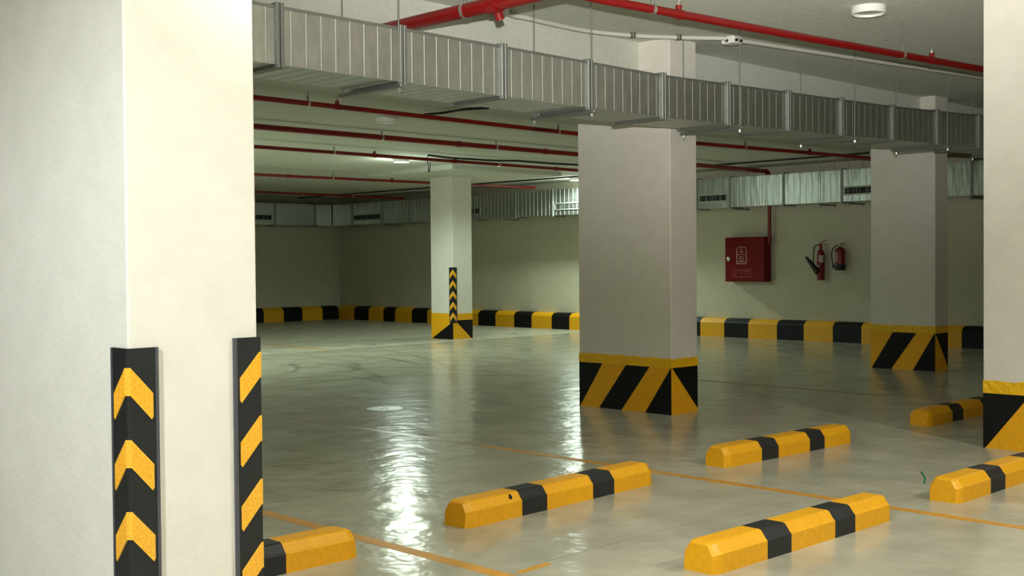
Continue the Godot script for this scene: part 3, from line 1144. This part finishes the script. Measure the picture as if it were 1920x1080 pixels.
func conduit_and_cables() -> void:
	var p := thing("white_conduit", "white plastic cable conduit curving to a junction box under the high ceiling", "conduit")
	var y := HIGH - 0.028
	var pts := []
	for q in [[950, 24], [985, 33], [1040, 46], [1105, 58.5], [1190, 67], [1280, 70.5], [1362, 72]]:
		pts.append(pt(q[0], q[1], 1, y))
	pts.push_front(pts[0] + (pts[0] - pts[1]) * 1.5 + Vector3(0, 0, 0.5))
	for i in pts.size():
		pts[i].z = maxf(pts[i].z, STEP_Z + 0.045)
	var curve := Curve3D.new()
	for i in pts.size():
		var t := Vector3.ZERO
		if i > 0 and i < pts.size() - 1:
			t = (pts[i + 1] - pts[i - 1]) / 6.0
		curve.add_point(pts[i], -t, t)
	var sm := []
	for k in 41:
		sm.append(curve.sample_baked(curve.get_baked_length() * k / 40.0, true))
	var st := begin()
	tube(st, sm, 0.022, 12)
	obj(st, "flexible_conduit", "white_conduit", p)
	var a := pt(1374, 74.5, 1, y)
	var b := pt(1848, 146, 1, y)
	var s2 := begin()
	tube(s2, [a, b, b + (b - a) * 0.5], 0.022, 12)
	obj(s2, "straight_conduit", "white_conduit", p)
	var jb := begin()
	bevel_box(jb, a - Vector3(0.1, 0.05, 0.08), a + Vector3(0.06, 0.028, 0.08), 0.012)
	var jo := obj(jb, "junction_box", "white_plastic", p)
	var kn := begin()
	for q in [[-0.06, 0.085], [0.02, 0.085], [-0.105, 0.0]]:
		lathe(kn, [Vector2(0, -0.012), Vector2(0.016, -0.012), Vector2(0.016, 0.012), Vector2(0, 0.012)], 8, Transform3D(Basis(Vector3.RIGHT, PI / 2.0), a + Vector3(q[0], -0.02, q[1])))
	obj(kn, "cable_gland", "black_plastic", jo)
	for px in [[1186, 66], [1272, 70]]:
		var c := begin()
		var w := pt(px[0], px[1], 1, y)
		bevel_box(c, w - Vector3(0.02, 0.026, 0.03), w + Vector3(0.02, 0.028, 0.03), 0.004)
		obj(c, "clip", "rod_steel", p)

	# second, thinner white pipe at the far end above the duct
	cable("thin pale flexible hose bending down to the long duct's far end", [Vector3(17.9, 3.85, -7.25), Vector3(17.0, 3.84, -7.22), Vector3(16.6, 3.74, -7.2), Vector3(16.2, 3.53, -7.2)], 0.014, "white_conduit", "hose", "flexible_hose")
	# black cables
	var y2 := 3.47
	cable("short black cable emerging from under the long duct below the low ceiling", [pt(795, 215, 1, y2), pt(835, 211, 1, y2), pt(872, 205, 1, y2), pt(917, 202.5, 1, y2)], 0.016, "black_plastic")
	cable("wavy black cable hanging beside the red pipe near the lit lamp", [pt(803, 291, 1, 3.45), pt(845, 296, 1, 3.45), pt(885, 298.5, 1, 3.45), pt(925, 301, 1, 3.45), pt(965, 301.5, 1, 3.45), pt(1000, 304, 1, 3.45), pt(1040, 307, 1, 3.45), pt(1080, 309, 1, 3.45), pt(1130, 313, 1, 3.45)], 0.018, "black_plastic")
	var lc := pt(801, 314, 1, 3.32)
	var st3 := begin()
	var loop := []
	for k in 21:
		var ang := TAU * k / 20.0 * 1.15 + 0.6
		loop.append(lc + Vector3(0.045 * cos(ang), 0.085 * sin(ang), -0.045 * cos(ang) + 0.004 * k))
	loop.push_front(Vector3(loop[0].x, LOW, loop[0].z))
	tube(st3, loop, 0.011, 8)
	var lo := obj(st3, "cable", "black_plastic")
	lo.set_meta("label", "small black cable loop dangling from the ceiling by the lit lamp")
	lo.set_meta("category", "cable")
	# long black conduit parallel to the far wall
	var cx := 19.25
	var pp := []
	for q in [[560, 369.5], [640, 363], [760, 355], [886, 345.5], [1078, 331], [1200, 320], [1310, 312], [1440, 298.5], [1560, 287], [1630, 282]]:
		var v := pt(q[0], q[1], 0, cx)
		v.y = minf(v.y, LOW - 0.03)
		pp.append(v)
	cable("long black cable clipped under the ceiling parallel to the far wall", pp, 0.017, "black_plastic")


# ------------------------------------------------------------------ lamps
func lamp(label: String, at: Vector3, r: float, energy: float, tint := Color(0.915, 1.0, 0.93)) -> void:
	var p := thing("ceiling_light", label, "ceiling light", "round ceiling lights")
	p.position = at
	var st := begin()
	lathe(st, [Vector2(0, 0), Vector2(r, 0), Vector2(r, -0.062), Vector2(r - 0.004, -0.067), Vector2(r - 0.012, -0.067), Vector2(r - 0.016, -0.04), Vector2(0, -0.04)], 40, Transform3D.IDENTITY, false)
	obj(st, "housing", "white_plastic", p)
	var df := begin()
	lathe(df, [Vector2(0, -0.041), Vector2(r - 0.018, -0.041), Vector2(r - 0.022, -0.046), Vector2(0, -0.052)], 40, Transform3D.IDENTITY, false)
	obj(df, "diffuser", "lamp_lit" if energy > 0.0 else "lamp_off", p)
	if energy > 0.0:
		var l := OmniLight3D.new()
		l.name = "lamp_glow"
		l.light_color = tint
		l.light_energy = energy * 0.1
		l.light_size = 0.1
		l.omni_range = 50.0
		l.omni_attenuation = 2.0
		l.shadow_enabled = true
		p.add_child(l)
		l.position = Vector3(0, -0.17, 0)
		# the deep rim keeps most of the light inside a wide cone
		var b := SpotLight3D.new()
		b.name = "lamp_beam"
		b.light_color = l.light_color
		b.light_energy = energy
		b.light_size = 0.1
		b.spot_angle = 82.0
		b.spot_angle_attenuation = 0.4
		b.spot_range = 50.0
		b.spot_attenuation = 2.0
		b.shadow_enabled = true
		p.add_child(b)
		b.position = Vector3(0, -0.17, 0)
		b.rotation.x = -PI / 2.0


func ceiling_lights() -> void:
	lamp("lit round lamp beside the slim pillar's drop panel", Vector3(13.75, LOW, -16.9), 0.15, 8.5)
	lamp("lit round lamp half hidden behind the broad striped pillar's left edge", Vector3(19.9, LOW, -18.2), 0.15, 9.0)
	lamp("lit round lamp in the aisle row hidden by the large white pillar", Vector3(9.2, LOW, -17.2), 0.15, 13.0)
	lamp("added unseen lamp at the end of the aisle row, out beyond the large white pillar", Vector3(4.6, LOW, -17.4), 0.15, 6.0)  # unseen lamp, added to brighten the far ceiling and the aisle
	lamp("unlit round lamp just behind the red pipe under the low ceiling", Vector3(9.75, LOW, -12.3), 0.15, 0.0)
	lamp("large unlit round white lamp on the high ceiling above the red branch pipe", Vector3(10.0, HIGH, -5.5), 0.155, 0.0)
	lamp("lit round lamp on the high ceiling beside the large white pillar", Vector3(-1.4, HIGH, -2.0), 0.15, 21.0, Color(0.95, 0.98, 1.0))
	lamp("lit round lamp on the high ceiling over the bays before the bright pillar", Vector3(7.2, HIGH, 0.4), 0.15, 13.0, Color(1.0, 0.99, 0.96))


# ------------------------------------------------------------------ fire cabinet and extinguishers
func hydrant() -> void:
	var p := thing("fire_hose_cabinet", "dark red metal fire hose cabinet with white emblem on the far wall", "cabinet")
	var z0 := -14.64
	var z1 := -13.67
	var y0 := 1.165
	var y1 := 2.09
	var xf := 20.6
	var st := begin()
	bevel_box(st, Vector3(xf + 0.02, y0, z0), Vector3(WALL_X, y1, z1), 0.006)
	obj(st, "body", "cabinet_red", p)
	var dr := begin()
	bevel_box(dr, Vector3(xf, y0 + 0.006, z0 + 0.006), Vector3(xf + 0.022, y1 - 0.006, z1 - 0.006), 0.006)
	var door := obj(dr, "door", "cabinet_red", p)
	var w := z1 - z0
	var f := face_x(xf, z0)
	# lock
	var lk := begin()
	lathe(lk, [Vector2(0, 0), Vector2(0.048, 0), Vector2(0.044, 0.016), Vector2(0.02, 0.024), Vector2(0, 0.024)], 18, Transform3D(Basis(Vector3(0, 0, 1), Vector3(-1, 0, 0), Vector3(0, -1, 0)), Vector3(xf, y0 + 0.475, z0 + 0.095)))
	var lock := obj(lk, "lock", "bright_steel", door)
	lock.set_meta("label", "round steel lock")
	# emblem: arched frame, small flame sign over a reel
	var em := begin()
	var ex0 := 0.30
	var ex1 := 0.535
	var ey0 := y0 + 0.375
	var ey1 := y0 + 0.675
	var line := 0.012
	var arch := [Vector2(ex0, ey1), Vector2(ex0, ey0), Vector2(ex1, ey0), Vector2(ex1, ey1)]
	for k in 9:
		var a := PI * k / 8.0
		arch.append(Vector2((ex0 + ex1) / 2.0 + (ex1 - ex0) / 2.0 * cos(a), ey1 + 0.05 * sin(a)))
	for i in arch.size():
		stroke(em, f, arch[i], arch[(i + 1) % arch.size()], line)
	var mx := (ex0 + ex1) / 2.0
	for r in [0.046, 0.03, 0.014]:
		ring2(em, f, Vector2(mx - 0.005, ey0 + 0.105), r, 0.007)
	ring2(em, f, Vector2(mx - 0.005, ey1 - 0.01), 0.026, 0.007)
	stroke(em, f, Vector2(mx - 0.045, ey1 - 0.055), Vector2(mx + 0.035, ey1 - 0.055), 0.012)
	stroke(em, f, Vector2(ex0 + 0.03, ey0 + 0.19), Vector2(ex1 - 0.03, ey0 + 0.19), 0.006)
	stroke(em, f, Vector2(ex0 + 0.03, ey0 + 0.045), Vector2(ex1 - 0.03, ey0 + 0.045), 0.008)
	var e := obj(em, "emblem", "cabinet_print", door)
	e.set_meta("label", "white printed arch emblem")
	var lb := begin()
	var lx0 := 0.20
	var lx1 := 0.63
	var ly0 := y0 + 0.105
	var ly1 := y0 + 0.245
	for q in [[lx0, ly0, lx1, ly0], [lx1, ly0, lx1, ly1], [lx1, ly1, lx0, ly1], [lx0, ly1, lx0, ly0], [lx0 + 0.04, ly0 + 0.03, lx0 + 0.1, ly0 + 0.1], [lx0 + 0.03, ly0 + 0.03, lx0 + 0.075, ly0 + 0.05], [lx0 + 0.17, ly0 + 0.11, lx0 + 0.18, ly0 + 0.06], [lx0 + 0.18, ly0 + 0.06, lx0 + 0.22, ly0 + 0.04], [lx0 + 0.27, ly0 + 0.105, lx0 + 0.4, ly0 + 0.105], [lx0 + 0.3, ly0 + 0.05, lx0 + 0.37, ly0 + 0.05]]:
		stroke(lb, f, Vector2(q[0], q[1]), Vector2(q[2], q[3]), 0.010)
	obj(lb, "instruction_label", "faded_print", door)
	# hinges
	for hy in [y0 + 0.15, y1 - 0.15]:
		var hg := begin()
		tube(hg, [Vector3(xf + 0.008, hy - 0.04, z1 - 0.004), Vector3(xf + 0.008, hy + 0.04, z1 - 0.004)], 0.009, 8)
		obj(hg, "hinge", "cabinet_red", p)


func stroke(st: SurfaceTool, f: Transform3D, a: Vector2, b: Vector2, w: float) -> void:
	var d := (b - a).normalized() if a != b else Vector2.RIGHT
	var n := Vector2(-d.y, d.x) * w / 2.0
	a -= d * w / 2.0
	b += d * w / 2.0
	prism(st, PackedVector2Array([a - n, b - n, b + n, a + n]), 0.0012, f)


func ring2(st: SurfaceTool, f: Transform3D, c: Vector2, r: float, w: float) -> void:
	for k in 14:
		var a := TAU * k / 14.0
		var b := TAU * (k + 1) / 14.0
		stroke(st, f, c + Vector2(cos(a), sin(a)) * r, c + Vector2(cos(b), sin(b)) * r, w)


func extinguishers() -> void:
	# carbon dioxide, slim, with a horn
	var c := thing("fire_extinguisher", "slim red fire extinguisher with a long black horn on the wall", "extinguisher", "fire extinguishers")
	var x := WALL_X - 0.115
	var z := -12.45
	var y := 1.205
	c.position = Vector3(x, y, z)
	var st := begin()
	lathe(st, [Vector2(0, 0), Vector2(0.07, 0), Vector2(0.076, 0.01), Vector2(0.076, 0.50), Vector2(0.07, 0.545), Vector2(0.05, 0.585), Vector2(0.028, 0.61), Vector2(0.026, 0.66), Vector2(0, 0.66)], 24, Transform3D.IDENTITY, true)
	obj(st, "cylinder", "extinguisher_red", c)
	var lb := begin()
	lathe(lb, [Vector2(0.0765, 0.36), Vector2(0.0775, 0.36), Vector2(0.0775, 0.48), Vector2(0.0765, 0.48)], 24, Transform3D.IDENTITY)
	half_only(c, 0.0772, 0.35, 0.49, 10.0, 75.0, "label", "extinguisher_label")
	half_only(c, 0.0772, 0.385, 0.40, -50.0, 5.0, "label_line", "extinguisher_label")
	half_only(c, 0.0772, 0.445, 0.455, -45.0, 5.0, "label_line", "extinguisher_label")
	half_only(c, 0.0772, 0.26, 0.30, -40.0, 0.0, "label_mark", "extinguisher_label")
	var vl := begin()
	box(vl, Vector3(0, 0.685, 0.0), Vector3(0.05, 0.07, 0.055))
	obj(vl, "valve", "extinguisher_red", c)
	var hd := begin()
	box(hd, Vector3(0, 0.715, 0.055), Vector3(0.024, 0.012, 0.13), Basis(Vector3.RIGHT, 0.12))
	box(hd, Vector3(0, 0.76, 0.05), Vector3(0.022, 0.01, 0.15), Basis(Vector3.RIGHT, -0.55))
	obj(hd, "handle", "extinguisher_red", c)
	hose(c, [Vector3(0, 0.69, -0.02), Vector3(-0.01, 0.69, -0.09), Vector3(-0.01, 0.66, -0.135), Vector3(-0.02, 0.55, -0.145), Vector3(-0.04, 0.36, -0.14), Vector3(-0.07, 0.28, -0.12)])
	var hn := begin()
	var tip := Vector3(-0.075, 0.46, -0.285)
	var mouth := Vector3(-0.085, 0.15, -0.01)
	tube(hn, [tip, tip.lerp(mouth, 0.3), mouth], 0.018, 16, true, 0.062)
	obj(hn, "horn", "black_plastic", c)
	var br := begin()
	box2(br, Vector3(0.06, 0.4, -0.03), Vector3(0.115, 0.44, 0.03))
	obj(br, "wall_bracket", "rod_steel", c)
	# powder, stout
	var d := thing("fire_extinguisher", "stout red fire extinguisher with black base and curved hose on the wall", "extinguisher", "fire extinguishers")
	d.position = Vector3(WALL_X - 0.125, 1.40, -12.02)
	var s2 := begin()
	lathe(s2, [Vector2(0.098, 0.11), Vector2(0.098, 0.38), Vector2(0.09, 0.415), Vector2(0.06, 0.44), Vector2(0.03, 0.45), Vector2(0.026, 0.475), Vector2(0, 0.475)], 28, Transform3D.IDENTITY, true)
	obj(s2, "cylinder", "extinguisher_red", d)
	var bs := begin()
	lathe(bs, [Vector2(0, 0), Vector2(0.09, 0), Vector2(0.1, 0.012), Vector2(0.1, 0.11), Vector2(0.098, 0.115)], 28, Transform3D.IDENTITY, true)
	obj(bs, "base_skirt", "black_plastic", d)
	half_only(d, 0.0992, 0.2, 0.36, -75.0, -48.0, "label", "extinguisher_label")
	for k in 6:
		half_only(d, 0.0992, 0.17 + 0.03 * k, 0.182 + 0.03 * k, -40.0 + 4.0 * (k % 2), 5.0, "label_line", "extinguisher_label")
	half_only(d, 0.0992, 0.135, 0.145, -40.0, 40.0, "label_line", "pipe_red")
	var v2 := begin()
	lathe(v2, [Vector2(0, 0.465), Vector2(0.03, 0.465), Vector2(0.03, 0.48), Vector2(0.018, 0.485), Vector2(0.018, 0.51), Vector2(0, 0.51)], 14, Transform3D.IDENTITY)
	obj(v2, "valve", "bright_steel", d)
	var h2 := begin()
	box(h2, Vector3(0, 0.495, 0.06), Vector3(0.024, 0.01, 0.12), Basis(Vector3.RIGHT, 0.2))
	box(h2, Vector3(0, 0.525, 0.05), Vector3(0.022, 0.01, 0.12), Basis(Vector3.RIGHT, -0.35))
	obj(h2, "handle", "black_plastic", d)
	hose(d, [Vector3(0, 0.49, -0.01), Vector3(-0.02, 0.48, -0.07), Vector3(-0.03, 0.42, -0.14), Vector3(-0.03, 0.33, -0.165), Vector3(-0.03, 0.2, -0.155), Vector3(-0.03, 0.1, -0.13)])
	var nz := begin()
	tube(nz, [Vector3(-0.03, 0.12, -0.133), Vector3(-0.03, 0.04, -0.125)], 0.02, 10)
	obj(nz, "nozzle", "black_plastic", d)
	var b2 := begin()
	box2(b2, Vector3(0.08, 0.3, -0.03), Vector3(0.125, 0.34, 0.03))
	obj(b2, "wall_bracket", "rod_steel", d)


# a patch of label wrapped on a cylinder; angles in degrees from -x towards +z
func half_only(p: Node, r: float, y0: float, y1: float, a0: float, a1: float, called: String, m: String) -> void:
	var st := begin()
	var n := maxi(2, int((a1 - a0) / 10.0))
	for k in n:
		var a := deg_to_rad(lerpf(a0, a1, float(k) / n))
		var b := deg_to_rad(lerpf(a0, a1, float(k + 1) / n))
		var pa := Vector3(-cos(a), 0, sin(a))
		var pb := Vector3(-cos(b), 0, sin(b))
		hexa(st, [pa * (r - 0.002) + Vector3.UP * y0, pb * (r - 0.002) + Vector3.UP * y0, pb * (r - 0.002) + Vector3.UP * y1, pa * (r - 0.002) + Vector3.UP * y1, pa * r + Vector3.UP * y0, pb * r + Vector3.UP * y0, pb * r + Vector3.UP * y1, pa * r + Vector3.UP * y1])
	obj(st, called, m, p)


func hose(p: Node, pts: Array) -> void:
	var curve := Curve3D.new()
	for i in pts.size():
		var t := Vector3.ZERO
		if i > 0 and i < pts.size() - 1:
			t = (pts[i + 1] - pts[i - 1]) / 6.0
		curve.add_point(pts[i], -t, t)
	var out := []
	for k in 25:
		out.append(curve.sample_baked(curve.get_baked_length() * k / 24.0, true))
	var st := begin()
	tube(st, out, 0.011, 10)
	obj(st, "hose", "black_plastic", p)


func small_things() -> void:
	var b := pt(1733, 908, 1, 0.0)
	var t := pt(1727, 884, 0, b.x - 0.02)
	cable("thin green plastic strap standing up behind a wheel stop near the bright pillar", [b + Vector3(0, 0.004, 0), b.lerp(t, 0.5) + Vector3(0.01, 0.0, 0.01), t], 0.007, "green_plastic", "strap", "plastic_strap")
